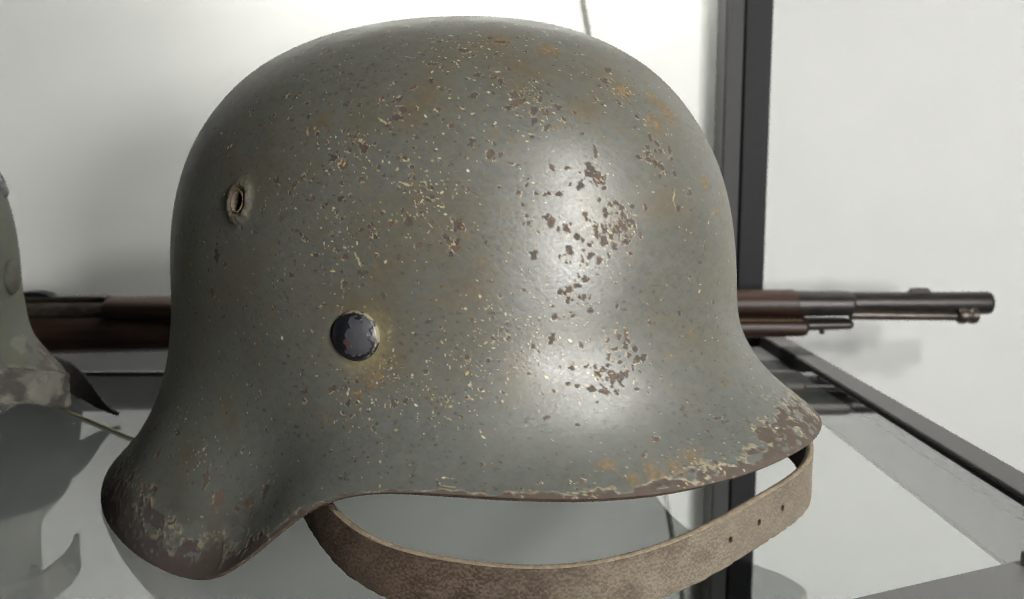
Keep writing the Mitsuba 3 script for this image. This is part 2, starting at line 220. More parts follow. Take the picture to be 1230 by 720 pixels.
PATCHES = [(-0.0524, 0.3371, np.float64(7.3), 'r'), (-0.0829, 0.315, np.float64(6.2), 'r'), (-0.1614, 0.3514, np.float64(7.1), 'r'), (-0.2182, 0.3051, np.float64(7.1), 'r'), (0.0044, 0.4263, np.float64(5.1), 'r'), (0.0305, 0.4615, np.float64(4.0), 'r'), (-0.2443, 0.2798, np.float64(4.4), 'r'), (-0.4363, 0.9141, np.float64(5.9), 'r'), (-0.384, 0.9097, np.float64(4.5), 'r'), (-0.4843, 0.935, np.float64(4.4), 'r'), (-0.3272, 0.8778, np.float64(5.6), 'r'), (-0.096, 0.6983, np.float64(3.0), 'r'), (-0.144, 0.5595, np.float64(2.7), 'r'), (-0.6327, 0.2104, np.float64(6.6), 'r'), (-0.4232, 0.2291, np.float64(7.2), 'r'), (-1.117, 0.6223, np.float64(5.5), 'r'), (-1.165, 0.6597, np.float64(4.1), 'r'), (-1.0603, 0.4824, np.float64(9.9), 'o'), (-1.3657, 0.3602, np.float64(10.7), 'o'), (-0.9948, 0.3183, np.float64(15.5), 'o'), (-0.624, 0.2809, np.float64(13.2), 'o'), (-0.8421, 0.5033, np.float64(14.5), 'o'), (-1.0908, 0.5947, np.float64(12.5), 'o'), (-1.1388, 0.5353, np.float64(17.5), 'o'), (-0.4232, 0.3316, np.float64(13.0), 'o'), (-0.6632, 0.5936, np.float64(12.3), 'o'), (-0.8465, 0.5573, np.float64(12.2), 'o'), (-1.7104, 0.6652, np.float64(11.6), 'o'), (-1.8195, 0.7731, np.float64(12.1), 'o'), (-0.4538, 0.4637, np.float64(12.4), 'o'), (-0.2487, 0.4417, np.float64(10.4), 'o'), (-1.2523, 0.7115, np.float64(2.6), 'r'), (-0.528, 0.8745, np.float64(4.9), 'r'), (-0.7156, 0.9824, np.float64(3.3), 'r'), (-0.3578, 0.3216, np.float64(4.2), 'y'), (-1.2523, 0.4758, np.float64(11.4), 'y'), (-1.0908, 0.5947, np.float64(10.0), 'y'), (-1.165, 0.6707, np.float64(10.1), 'y'), (-0.4581, 0.4791, np.float64(9.9), 'y'), (-0.2531, 0.3051, np.float64(8.2), 'y'), (-0.8465, 0.6102, np.float64(14.7), 'y'), (-0.6589, 0.5452, np.float64(9.8), 'y'), (-1.213, 0.391, np.float64(12.8), 'y'), (-0.9817, 0.4274, np.float64(14.8), 'y'), (-0.7505, 0.5452, np.float64(14.6), 'y'), (-0.9425, 0.6509, np.float64(12.3), 'y'), (-1.9722, 0.6784, np.float64(9.4), 'y'), (-0.5236, 0.6157, np.float64(10.0), 'y'), (-0.589, 0.3194, np.float64(12.9), 'y'), (-1.7497, 0.7621, np.float64(7.4), 'y'), (-0.7985, 0.2302, np.float64(10.9), 'y'), (-0.3142, 0.9339, np.float64(15.1), 'y'), (-0.6065, 0.9637, np.float64(7.1), 'y')]


# phi, s, radius (mm), count: where small chips crowd
CLUSTERS = [(-0.4014, 0.4637, np.float64(6.5), 60), (-0.4451, 0.6223, np.float64(5.6), 34), (-0.4451, 0.4175, np.float64(3.0), 14), (-0.5105, 0.4857, np.float64(9.9), 26), (-0.7112, 0.3426, np.float64(15.2), 20), (-1.0516, 0.3404, np.float64(15.4), 14), (-0.589, 0.3194, np.float64(9.3), 14), (-1.2741, 0.3998, np.float64(11.6), 12), (-1.0603, 0.4637, np.float64(7.4), 8), (-0.2051, 0.3954, np.float64(6.9), 22), (-0.5411, 0.5254, np.float64(6.4), 14), (-0.3665, 0.576, np.float64(7.7), 14), (-1.1956, 0.6476, np.float64(7.7), 9), (-0.6458, 0.4461, np.float64(7.3), 10), (-0.8727, 0.4747, np.float64(4.8), 8), (-0.144, 0.4439, np.float64(5.4), 8), (-0.6894, 0.2313, np.float64(10.9), 10), (-1.4923, 0.4461, np.float64(10.7), 6)]


def worn_paint(p, phi, s, P, N):
    """Old field-grey paint on the grid of the near helmet: colour (n*m, 3), roughness (n*m), relief in metres (n*m). Everything is laid out on the shell itself."""
    n, m = P.shape[:2]
    Q, NN = P.reshape(-1, 3) * 1000, N.reshape(-1, 3)
    nb = lambda scale, octv, seed: meshkit.fbm(Q / scale, octv, seed)
    rim_mm = np.concatenate([np.cumsum(np.linalg.norm(np.diff(P, axis=1), axis=-1)[:, ::-1], axis=1)[:, ::-1], np.zeros((n, 1))], 1).reshape(-1) * 1000
    PH = np.repeat(phi, m)
    broad, mid, fine, tiny = nb(34, 3, 1), nb(9, 3, 2), nb(2.4, 3, 3), nb(0.85, 2, 4)
    col = np.array([0.122, 0.127, 0.114]) * (0.80 + 0.25 * broad + 0.30 * (fine - 0.5) + 0.22 * (tiny - 0.5))[:, None]
    rough = 0.43 + 0.10 * (mid - 0.5) + 0.12 * (tiny - 0.5)
    h = (tiny - 0.5) * 0.06 + (fine - 0.5) * 0.012 + (mid - 0.5) * 0.10
    pits = sstep(0.68, 0.78, nb(1.3, 3, 30) + 0.24 * (nb(14, 3, 31) - 0.5))
    col = blend(col, (0.064, 0.046, 0.030), pits * 0.7)
    h -= 0.02 * pits
    tree = cKDTree(Q)

    def point(f, ss):
        return shell(p, np.array([f]), np.array([ss]))[0, 0] * 1000

    density = np.zeros(len(Q))
    olive, rust = np.zeros(len(Q)), np.zeros(len(Q))
    for f, ss, r, kind in PATCHES:
        c = point(f, ss)
        idx = np.array(tree.query_ball_point(c, r * 1.9), int)
        g = np.exp(-((np.linalg.norm(Q[idx] - c, axis=1) / (0.75 * r)) ** 2))
        if kind == 'y':
            density[idx] = np.maximum(density[idx], g)
        elif kind == 'o':
            olive[idx] = np.maximum(olive[idx], g)
        else:
            rust[idx] = np.maximum(rust[idx], g)
    stain = sstep(0.42, 0.68, mid + 0.18 * (fine - 0.5))
    col = blend(col, (0.112, 0.090, 0.053), np.clip(olive * (0.25 + 0.75 * stain), 0, 1) * 0.85)
    col = blend(col, (0.112, 0.092, 0.056), (0.12 + 0.34 * sstep(0.46, 0.70, nb(16, 4, 8))) * sstep(45, 85, Q[:, 2] + 30 * (mid - 0.5)))
    col = blend(col, (0.150, 0.112, 0.058), sstep(0.56, 0.72, nb(1.7, 3, 34) + 0.12 * (mid - 0.5)) * 0.42 * sstep(30, 80, Q[:, 2] + 40 * (broad - 0.5)))
    rs = sstep(0.40, 0.66, nb(4.2, 4, 9) * 0.55 + rust * 0.42)
    col = blend(col, (0.122, 0.090, 0.046), rs * (rust > 0.02) * sstep(0.30, 0.58, nb(1.2, 3, 33)) * 0.95)
    col = blend(col, (0.22, 0.145, 0.062), sstep(0.53, 0.70, nb(1.0, 3, 10) * 0.72 + rust * 0.25) * (rust > 0.15) * 0.7)
    rough += rs * (rust > 0.02) * 0.2

    def put_chips(items, edge, brown, warp, edge_gate):
        nonlocal col, rough, h
        for c, nrm, a, b, ang, hue in items:
            R = 2.0 * max(a, b) + 0.6
            idx = np.array(tree.query_ball_point(c, R), int)
            if not len(idx):
                continue
            t1 = np.cross([0, 0, 1.0], nrm)
            t1 /= np.linalg.norm(t1) + 1e-9
            t2 = np.cross(nrm, t1)
            d = Q[idx] - c
            u, v = d @ t1, d @ t2
            ca, sa = math.cos(math.radians(ang)), math.sin(math.radians(ang))
            u, v = u * ca + v * sa, -u * sa + v * ca
            fr = max(0.9, min(a, b))
            e = np.sqrt((u / a) ** 2 + (v / b) ** 2) + (meshkit.fbm(Q[idx] / (fr * 0.9) + hue * 50, 3, 21) - 0.5) * warp
            inside = sstep(1.06, 0.90, e)
            w = 0.16 / max(min(a, b), 0.3)
            gate = sstep(edge_gate + 0.03, edge_gate + 0.15, meshkit.fbm(Q[idx] / 0.9 + 31, 2, 22) + 0.10 * (v < 0) + 0.05 * (u < 0))
            th0 = hue * 40.0
            side = sstep(-0.25, 0.55, np.cos(np.arctan2(v, u) - th0))
            ring = sstep(1.0 + 2.4 * w, 1.0 + 1.0 * w, e) * sstep(0.93, 1.03, e) * gate * side
            tone = np.array(brown) * (np.array([1.10, 0.95, 0.8]) if hue > 0.7 else np.ones(3)) * (0.75 + 0.6 * hue) * (0.75 + 0.5 * meshkit.fbm(Q[idx] / 0.8, 2, 23))[:, None]
            col[idx] += (tone - col[idx]) * inside[:, None]
            col[idx] += (np.array(edge) * (0.7 + 0.5 * hue) - col[idx]) * (ring * 0.68)[:, None]
            rough[idx] = lerp(rough[idx], 0.78, np.maximum(inside, ring * 0.5))
            h[idx] += -0.05 * inside + 0.04 * ring

    def nrm_at(c):
        return NN[tree.query(c)[1]]

    CREAM, BROWN = (0.43, 0.36, 0.225), (0.066, 0.048, 0.037)
    items = []
    for f, ss, a, b, ang in CHIPS:
        c = point(f, ss)
        items.append((c, nrm_at(c), a * 1.0, b * 1.0, ang, rng.random()))
    put_chips(items, CREAM, BROWN, 2.1, 0.47)
    # wear along the rim: bare brown metal with a ragged cream edge, wide on the visor tip and on the low side lobe
    pd = np.degrees(PH)
    wid = np.interp(pd, [-180, -140, -120, -100, -88, -78, -70, -62, -45, -25, -12, 0, 12, 25, 60, 100, 140, 180],
                    [5, 12, 14, 11.0, 9.0, 3.0, 0.9, 0.7, 1.2, 3.2, 6.0, 10.5, 12, 10, 5, 2, 4, 5])
    edge_noise = nb(5.5, 3, 12) * 0.8 + nb(1.5, 2, 13) * 0.4
    q = rim_mm / wid + (edge_noise - 0.6) * 3.4
    inside = sstep(1.02, 0.86, q)
    ring = sstep(1.45, 1.08, q) * sstep(0.88, 1.03, q) * sstep(0.42, 0.58, nb(1.7, 3, 14))
    inside = inside * (1 - 0.9 * sstep(0.60, 0.66, nb(3.0, 3, 17)) * (rim_mm > 1.2))
    lobe = (sstep(-75, -85, pd))[:, None]
    bare = np.array([0.070, 0.047, 0.032]) * (1 - lobe) + np.array([0.046, 0.029, 0.027]) * lobe
    bare = bare * (0.55 + 0.9 * nb(2.2, 3, 15))[:, None]
    col = col + (bare - col) * (inside * 0.93)[:, None]
    col = blend(col, (0.36, 0.30, 0.19), ring * 0.7)
    rough = lerp(rough, 0.8, inside)
    h += -0.10 * inside + 0.08 * ring
    # a darker, olive band of grime above the bare edge of the lobe
    grime = sstep(34, 8, rim_mm) * sstep(-72, -95, pd) * sstep(0.42, 0.62, nb(11, 3, 16))
    col = blend(col, (0.050, 0.038, 0.026), grime * 0.75)
    # specks: pale and yellow pin-pricks, edge glints painted as colour, dense in some patches
    near = np.nonzero((pd > -158) & (pd < 45) & (Q[:, 2] < 178))[0]
    pick = near[rng.random(len(near)) < 0.03]
    pick = rng.permutation(pick)
    keep = pick[rng.random(len(pick)) < 0.10 + 0.9 * density[pick]][:4200]
    for i in keep:
        r = 0.13 + 0.22 * rng.random() ** 3
        el = 1 + 1.8 * rng.random() ** 3
        idx = np.array(tree.query_ball_point(Q[i], r * el + 0.25), int)
        d = Q[idx] - Q[i]
        ax = rng.standard_normal(3)
        ax -= NN[i] * (ax @ NN[i])
        ax /= np.linalg.norm(ax) + 1e-9
        along = d @ ax
        e = np.sqrt(np.maximum((d ** 2).sum(1) - along ** 2, 0) + (along / el) ** 2) / r
        k = sstep(1.25, 0.75, e) * (0.55 + 0.45 * rng.random())
        tint = ((0.62, 0.53, 0.31), (0.46, 0.35, 0.14), (0.060, 0.038, 0.024), (0.62, 0.58, 0.45))[rng.choice(4, p=[0.26, 0.28, 0.34, 0.12])]
        col[idx] += (np.array(tint) - col[idx]) * k[:, None]
        h[idx] += 0.05 * k
    items = []
    for i in keep[:1500:2]:
        j = tree.query(Q[i] + rng.normal(0, 2.5, 3))[1]
        a = 0.2 + 0.55 * rng.random() ** 2.5
        items.append((Q[j], NN[j], a, a * (0.6 + 0.8 * rng.random()), rng.uniform(-90, 90), rng.random()))
    put_chips(items, CREAM, (0.075, 0.05, 0.034), 1.7, 0.46)
    # clusters of small chips that run into each other
    items = []
    for f, ss, r, num in CLUSTERS:
        c = point(f, ss)
        pool = np.array(tree.query_ball_point(c, r), int)
        for i in rng.choice(pool, num):
            a = 0.28 + 0.85 * rng.random() ** 2.6
            items.append((Q[i], NN[i], a, a * (0.7 + 1.2 * rng.random()), rng.uniform(-40, 40), rng.random()))
    put_chips(items, CREAM, BROWN, 2.0, 0.50)
    # scratches down to the primer
    extra = []
    for _ in range(70):
        i = keep[rng.integers(len(keep))]
        f0, s0 = PH[i], s[i % m]
        th, ln = rng.uniform(0, np.pi), rng.uniform(0.015, 0.07)
        extra.append((f0, s0, f0 + ln * np.cos(th), min(s0 + 0.7 * ln * np.sin(th), 0.97), rng.uniform(0.05, 0.14)))
    for f0, s0, f1, s1, w in SCRATCHES + extra:
        t = np.linspace(0, 1, 90)
        wob = np.cumsum(rng.normal(0, 0.0009, 90))
        line = np.array([shell(p, np.array([lerp(f0, f1, x) + k]), np.array([lerp(s0, s1, x)]))[0, 0] for x, k in zip(t, wob)]) * 1000
        lt = cKDTree(line)
        idx = np.unique(np.concatenate([np.array(tree.query_ball_point(q_, 1.3), int) for q_ in line[::2]]))
        d, at = lt.query(Q[idx])
        ww = np.maximum(w, 0.16) * (0.35 + 0.9 * meshkit.fbm(Q[idx] / 1.7, 2, 25)) * np.sin(np.pi * np.clip(0.06 + 0.9 * t[at], 0, 1)) ** 0.5
        k = sstep(1.25, 0.7, d / ww) * sstep(0.36, 0.50, meshkit.fbm(Q[idx] / 1.1 + 9, 2, 26) + 0.14 * (w > 0.3))
        col[idx] += (np.array([0.46, 0.38, 0.22]) - col[idx]) * (k * 0.9)[:, None]
        h[idx] -= 0.04 * k
    return np.clip(col, 0.004, 0.8), np.clip(rough, 0.2, 0.9), h / 1000, point


def helmet_coords(local):
    return local


NPHI_NEAR, NPHI_FAR, NS = 1150, 130, 640
a0, a1 = np.radians(-162), np.radians(48)
phi = np.concatenate([np.linspace(a0, a1, NPHI_NEAR, endpoint=False), np.linspace(a1, a0 + 2 * np.pi, NPHI_FAR, endpoint=False)])
phi = (phi + np.pi) % (2 * np.pi) - np.pi
s = steps(PAR, NS)
P = shell(PAR, phi, s)
soft = gaussian_filter1d(P, 17, axis=1, mode='nearest')
keep_ends = np.clip(np.minimum(np.arange(NS), np.arange(NS)[::-1]) / 70.0, 0, 1)[None, :, None]
P = P + (soft - P) * keep_ends * keep_ends * (3 - 2 * keep_ends)
N = normals(P)
col, rough, relief, on_shell = worn_paint(PAR, phi, s, P, N)
# dents and hand-made unevenness of the sheet
Q = P.reshape(-1, 3)
relief = relief + (meshkit.fbm(Q / 0.035, 2, 40) - 0.5) * 0.0007
# the raised ventilation bush with its hole, and a shallow dish round the liner pin
VENT, PIN = on_shell(-1.6842, 0.4406) / 1000, on_shell(-1.1781, 0.5474) / 1000
tree0 = cKDTree(Q)
def frame_at(c):
    n_ = N.reshape(-1, 3)[tree0.query(c)[1]]
    t1 = np.cross([0, 0, 1.0], n_); t1 /= np.linalg.norm(t1)
    return np.stack([t1, np.cross(n_, t1), n_], 1)
FV, FP = frame_at(VENT), frame_at(PIN)
idx = np.array(tree0.query_ball_point(VENT, 0.014), int)
d = (Q[idx] - VENT) @ FV
r = np.hypot(d[:, 0], d[:, 1] / 1.12) * 1000
wr = (meshkit.fbm(Q[idx] * 1000 / 1.6, 3, 51) - 0.5)
relief[idx] += 0.0013 * np.exp(-((r - 5.0 - wr) / 1.7) ** 2) + wr * 0.0010 * np.exp(-((r - 4.6) / 1.6) ** 2) - 0.010 * sstep(3.5, 2.3, r + wr * 0.8)
ringm = np.exp(-((r - 4.6 - wr) / 1.5) ** 2)
col[idx] += (np.array([0.13, 0.098, 0.058]) * (0.05 + 1.3 * meshkit.fbm(Q[idx] * 1000 / 0.9, 3, 52))[:, None] - col[idx]) * (ringm * sstep(0.36, 0.52, meshkit.fbm(Q[idx] * 1000 / 1.3, 3, 53)))[:, None]
col[idx] *= (1 - 0.985 * sstep(3.4, 2.6, r + wr * 0.8))[:, None]
rough[idx] = np.maximum(rough[idx], np.maximum(0.8 * ringm, sstep(3.8, 2.8, r)))
idx = np.array(tree0.query_ball_point(PIN, 0.022), int)
d = (Q[idx] - PIN) @ FP
r = np.hypot(d[:, 0], d[:, 1]) * 1000
worn = sstep(14, 8, r + 5 * (meshkit.fbm(Q[idx] * 1000 / 2.0, 3, 54) - 0.5)) * sstep(-6, 6, d[:, 0] * 1000 - d[:, 1] * 500)
col[idx] += (np.array([0.22, 0.185, 0.105]) * (0.6 + 0.8 * meshkit.fbm(Q[idx] * 1000 / 0.9, 3, 55))[:, None] - col[idx]) * (worn * 0.85)[:, None]
relief[idx] -= 0.0005 * sstep(12, 6, r)

P2 = P + N * relief.reshape(P.shape[:2])[..., None]
v, f, which, nin = close_shell(P2, N, 0.0013)
n0 = P.shape[0] * P.shape[1]
colors, ruv = np.zeros((len(v), 3)), np.zeros((len(v), 2))
colors[:n0], ruv[:n0, 0] = col, rough
ww = meshkit.fbm(v[n0:] * 1000 / 2.5, 3, 60)[:, None]
colors[n0:] = np.array([0.045, 0.032, 0.022]) * (0.5 + ww)
ruv[n0:, 0] = 0.6
scene['worn_paint'] = {'type': 'twosided', 'bsdf': {'type': 'principled', 'base_color': {'type': 'mesh_attribute', 'name': 'vertex_color'}, 'roughness': mikit.proc(lambda p, n, uv: uv.x), 'specular': 1.0}}
HM = helmet_matrix(PAR)
to_helmet = T(HM)
place = lambda q: q @ HM[:3, :3].T + HM[:3, 3]
scene['steel_helmet__shell'] = mikit.ply((place(v), f), 'worn_paint', smooth=True, uv=ruv, color=colors)


def lathe(profile, n=96):
    pr = np.array(profile, float)
    a = np.linspace(0, 2 * np.pi, n, endpoint=False)
    v = np.stack([pr[None, :, 0] * np.cos(a)[:, None], pr[None, :, 0] * np.sin(a)[:, None], np.repeat(pr[None, :, 1], n, 0)], -1)
    return v.reshape(-1, 3), grid_faces(n, len(pr), flip=True)


def outward(v, f):
    m = trimesh.Trimesh(v, f, process=False)
    return (v, f) if m.volume >= 0 else (v, f[:, ::-1])


# liner pin: a low dome with a chipped black enamel head
tt = np.linspace(0, 1, 60)
prof = [(0.0001 + 0.0072 * x, 0.0036 - 0.0023 * x ** 2.2) for x in tt] + [(0.0076, 0.0008), (0.0077, 0.0003), (0.0075, -0.0012)]
pv, pf = outward(*lathe(prof, 240))
pq = pv * 1000
nz = meshkit.fbm(pq / 2.3, 4, 70)
peel = sstep(1.04, 0.96, np.hypot((pq[:, 0] - 2.0) / 4.2, (pq[:, 1] - 0.2) / 5.6) + (nz - 0.5) * 1.7)
pc = np.array([0.010, 0.011, 0.015]) * (0.6 + 0.9 * meshkit.fbm(pq / 1.2, 3, 71))[:, None]
edge = np.clip(1 - np.abs(peel - 0.5) * 2.2, 0, 1) * sstep(0.5, 0.6, meshkit.fbm(pq / 0.7, 2, 72))
pc = blend(pc, (0.062, 0.062, 0.070), peel * 0.95)
pc = blend(pc, (0.28, 0.28, 0.27), edge * 0.8)
pc = blend(pc, (0.10, 0.035, 0.02), sstep(1.1, 0.8, np.hypot(pq[:, 0] + 1.6, pq[:, 1] + 1.6) + nz - 0.5) * 0.8)
pc = blend(pc, (0.33, 0.29, 0.2), sstep(6.9, 7.3, np.hypot(pq[:, 0], pq[:, 1])) * sstep(-1, 3, pq[:, 0] + pq[:, 1] * 0.6) * sstep(0.44, 0.56, nz) * 0.8)
pv = pv + np.stack([0 * nz, 0 * nz, (0.00009 * (1 - peel) + 0.0002 * (nz - 0.5)) * (pq[:, 2] > 0.5)], 1)
scene['steel_helmet__liner_pin'] = mikit.ply((place(pv @ FP.T + PIN - FP[:, 2] * 0.0004), pf), 'worn_paint', smooth=True, uv=np.full((len(pv), 2), 0.36), color=pc)
tag('steel_helmet__liner_pin', 'black domed pin head with peeling enamel')
# the bush inside the hole
bv, bf = outward(*lathe([(0.0022, -0.0105), (0.0032, -0.0105), (0.0036, -0.001), (0.0034, 0.0009), (0.0029, 0.0008), (0.0025, -0.002), (0.0022, -0.0105)], 60))
bq = meshkit.fbm(bv * 1000 / 1.0, 3, 73)
bv = bv * (1 + 0.16 * (bq - 0.5))[:, None]
scene['steel_helmet__vent_bush'] = mikit.ply((place(bv * [1, 1.12, 1] @ FV.T + VENT), bf), 'worn_paint', smooth=True, uv=np.full((len(bv), 2), 0.95),
                                              color=np.array([0.15, 0.115, 0.07]) * (0.1 + 1.2 * meshkit.fbm(bv * 1000 / 0.8, 3, 74))[:, None] * sstep(-0.004, 0.0004, bv[:, 2])[:, None])
tag('steel_helmet__vent_bush', 'rusty raised ventilation hole')
# leather liner band inside the shell
ph = np.linspace(-np.pi, np.pi, 120, endpoint=False)
inn = []
for ss, off in ((0.50, 0.010), (0.62, 0.013), (0.66, 0.0135), (0.66, 0.0155), (0.5, 0.012)):
    g = shell(PAR, ph, np.array([0.4, ss]))[:, 1]
    rr = np.hypot(g[:, 0], g[:, 1])[:, None]
    g = g * np.concatenate([(rr - off) / rr, (rr - off) / rr, np.ones_like(rr)], 1)
    inn.append(g)
inn = np.stack(inn, 1)
scene['liner_leather'] = D((0.06, 0.038, 0.024), 0.7, 0.3)
scene['steel_helmet__liner'] = mikit.ply((place(inn.reshape(-1, 3)), grid_faces(120, 5)), 'liner_leather', smooth=True)


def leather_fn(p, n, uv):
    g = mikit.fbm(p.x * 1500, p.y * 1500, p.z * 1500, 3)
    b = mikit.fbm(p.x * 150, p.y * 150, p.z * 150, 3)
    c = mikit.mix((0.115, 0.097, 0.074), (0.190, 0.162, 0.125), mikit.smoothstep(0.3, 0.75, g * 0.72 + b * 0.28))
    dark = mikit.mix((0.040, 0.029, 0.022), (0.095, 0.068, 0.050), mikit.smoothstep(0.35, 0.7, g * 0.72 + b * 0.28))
    left_shade = mikit.smoothstep(0.070, -0.025, p.x + (b - 0.5) * 0.05)  # shade under the helmet, painted into the leather toward the left end
    return mikit.mix(c, dark, left_shade) * (0.8 + 0.4 * mikit.noise(p.x * 3500, p.y * 3500, p.z * 3500))


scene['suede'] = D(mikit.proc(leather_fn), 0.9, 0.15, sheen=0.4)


def ribbon(points, width, thick, up=None, n=400, fuzz=0.00012, seed=0, hole_at=(), hole_r=0.0009, taper=False):
    """A strap standing on edge along the points: cross-section width (along up) by thick, soft corners, ragged edges; with punched holes."""
    pts = np.array(points, float)
    k = np.concatenate([[0], np.cumsum(np.linalg.norm(np.diff(pts, axis=0), axis=1))])
    t = np.linspace(0, k[-1], n)
    c = CubicSpline(k, pts)(t)
    d = np.gradient(c, axis=0); d /= np.linalg.norm(d, axis=1, keepdims=True)
    u = np.tile([0, 0, 1.0], (n, 1)) if up is None else CubicSpline(k, np.array(up, float))(t)
    u = u - d * (u * d).sum(1)[:, None]; u /= np.linalg.norm(u, axis=1, keepdims=True)
    o = np.cross(d, u)
    a, b = width / 2, thick / 2
    ys = np.concatenate([np.linspace(-a + b * 0.6, a - b * 0.6, 24), [a - b * .2, a, a - b * .2], np.linspace(a - b * 0.6, -a + b * 0.6, 24), [-a + b * .2, -a, -a + b * .2]])
    xs = np.concatenate([np.full(24, b), [b * 0.6, 0, -b * 0.6], np.full(24, -b), [-b * 0.6, 0, b * 0.6]])
    m = len(ys)
    wide = (1 - 0.85 * sstep(0.35, 1.0, np.linspace(0, 1, n)) if taper else np.ones(n))[:, None, None]
    v = c[:, None] + u[:, None] * ys[None, :, None] * wide + o[:, None] * xs[None, :, None]
    nz = meshkit.fbm(v / 0.0016, 3, seed + 80) - 0.5
    lw = meshkit.fbm(v / 0.012, 2, seed + 81) - 0.5
    v = v + o[:, None] * (nz * fuzz * 4 * np.sign(xs)[None])[..., None] + u[:, None] * ((nz * 0.0008 + lw * 0.0008) * (np.abs(ys) > a * 0.9)[None] * np.sign(ys)[None])[..., None]
    i, j = np.meshgrid(np.arange(n - 1), np.arange(m), indexing='ij')
    jj = (j + 1) % m
    q = np.stack([i * m + j, i * m + jj, (i + 1) * m + jj, (i + 1) * m + j], -1).reshape(-1, 4)
    f = np.vstack([q[:, [0, 1, 2]], q[:, [0, 2, 3]]] + [np.stack([np.full(m, n * m + e), (np.arange(m) + (e == 0)) % m + e * (n - 1) * m, (np.arange(m) + (e == 1)) % m + e * (n - 1) * m], 1) for e in (0, 1)])
    v = np.vstack([v.reshape(-1, 3), c[0], c[-1]])
    v, f = outward(v, f)
    if not len(hole_at):
        return v, f
    M = m3.Manifold(m3.Mesh(vert_properties=v.astype(np.float32), tri_verts=f.astype(np.uint32)))
    if M.status() != m3.Error.NoError:
        print('ribbon not manifold', M.status())
        return v, f
    for x in hole_at:
        i = int(np.argmin(np.linalg.norm(c - x, axis=1)))
        off = np.dot(np.array(x) - c[i], u[i])
        cy = m3.Manifold.cylinder(0.02, hole_r, hole_r, 16, True)
        F = np.stack([u[i], d[i], o[i]], 1)
        if np.linalg.det(F) < 0:
            F[:, 0] *= -1
        M = M - cy.scale([1.25, 1, 1]).transform(np.hstack([F, (c[i] + u[i] * off)[:, None]]))
    return M


STRAP = [(-0.094, 0.330, 0.054), (-0.079, 0.300, 0.035), (-0.0625, 0.272, 0.0215), (-0.044, 0.2535, 0.0125), (-0.016, 0.2420, 0.0090), (0.014, 0.2390, 0.0086), (0.047, 0.2485, 0.0122), (0.078, 0.269, 0.0185), (0.0995, 0.290, 0.0245), (0.1030, 0.312, 0.030), (0.080, 0.365, 0.040), (0.045, 0.430, 0.055)]
HOLES = [(0.0655, 0.2605, 0.0160), (0.0765, 0.2680, 0.0185), (0.0850, 0.2760, 0.0205)]
scene['strap_edge'] = D(mikit.proc(lambda p, n, uv: mikit.mix((0.16, 0.125, 0.088), (0.36, 0.30, 0.22), mikit.fbm(p.x * 900, p.y * 900, p.z * 900, 3))), 0.9, 0.1)
scene['steel_helmet__chin_strap__cut_edge'] = mikit.ply(ribbon([(x_, y_, z_ + 0.0081) for x_, y_, z_ in STRAP], 0.0012, 0.0023, n=500, fuzz=0.00005, seed=3), 'strap_edge', smooth=50)
tag('steel_helmet__chin_strap__cut_edge', 'pale frayed upper edge of the strap')
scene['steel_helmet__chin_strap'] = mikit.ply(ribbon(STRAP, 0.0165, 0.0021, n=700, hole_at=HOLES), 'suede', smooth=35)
tag('steel_helmet__chin_strap', 'worn tan leather chin strap with punched holes')
tag('steel_helmet', 'large grey-green steel helmet with chipped paint, rusty rim and tan chin strap', 'helmet')

# ------------------------------------------------------------------ the second helmet, cut by the left edge of the photograph
P2AR = dict(PAR)
P2AR.update(yaw=34.2, cx=-0.3477, cy=0.4245, tilt=-5.87, roll=0.0, z0=-0.0032)
ph2, s2 = np.linspace(-np.pi, np.pi, 500, endpoint=False), steps(P2AR, 220)
G = shell(P2AR, ph2, s2)
NG = normals(G)
g = G.reshape(-1, 3) * 1000
rim2 = np.concatenate([np.cumsum(np.linalg.norm(np.diff(G, axis=1), axis=-1)[:, ::-1], axis=1)[:, ::-1], np.zeros((500, 1))], 1).reshape(-1) * 1000
c2 = np.array([0.066, 0.070, 0.058]) * (0.75 + 0.3 * meshkit.fbm(g / 30, 3, 90) + 0.2 * meshkit.fbm(g / 2.5, 3, 91))[:, None]
c2 = blend(c2, (0.075, 0.075, 0.040), sstep(0.5, 0.75, meshkit.fbm(g / 18, 3, 92)) * 0.6)
wear2 = sstep(0.50, 0.58, meshkit.fbm(g / 8, 3, 93) + sstep(24, 4, rim2) * 0.10 - 0.06)
c2 = blend(c2, (0.055, 0.042, 0.040), wear2 * (rim2 < 26))
c2 = blend(c2, (0.11, 0.107, 0.088), sstep(0.54, 0.62, meshkit.fbm(g / 7 + 40, 3, 94)) * (rim2 < 26) * 0.8)
G2 = G + NG * ((meshkit.fbm(g / 2.5, 3, 95) - 0.5) * 0.0001).reshape(G.shape[:2])[..., None]
v2, f2, w2, _ = close_shell(G2, NG, 0.0013)
cc2 = np.full((len(v2), 3), 0.09)
cc2[:len(c2)] = c2
M2 = helmet_matrix(P2AR)
place2 = lambda q: q @ M2[:3, :3].T + M2[:3, 3]
scene['dull_paint'] = D({'type': 'mesh_attribute', 'name': 'vertex_color'}, 0.6, 0.25)
scene['steel_helmet_001__shell'] = mikit.ply((place2(v2), f2), 'dull_paint', smooth=True, uv=np.full((len(v2), 2), 0.5), color=cc2)


def fix_on(c_phi, c_s, verts):
    c = shell(P2AR, np.array([c_phi]), np.array([c_s]))[0, 0]
    i = cKDTree(G.reshape(-1, 3)).query(c)[1]
    n_ = NG.reshape(-1, 3)[i]
    t1 = np.cross([0, 0, 1.0], n_); t1 /= np.linalg.norm(t1)
    return place2(verts @ np.stack([t1, np.cross(n_, t1), n_], 1).T + c)


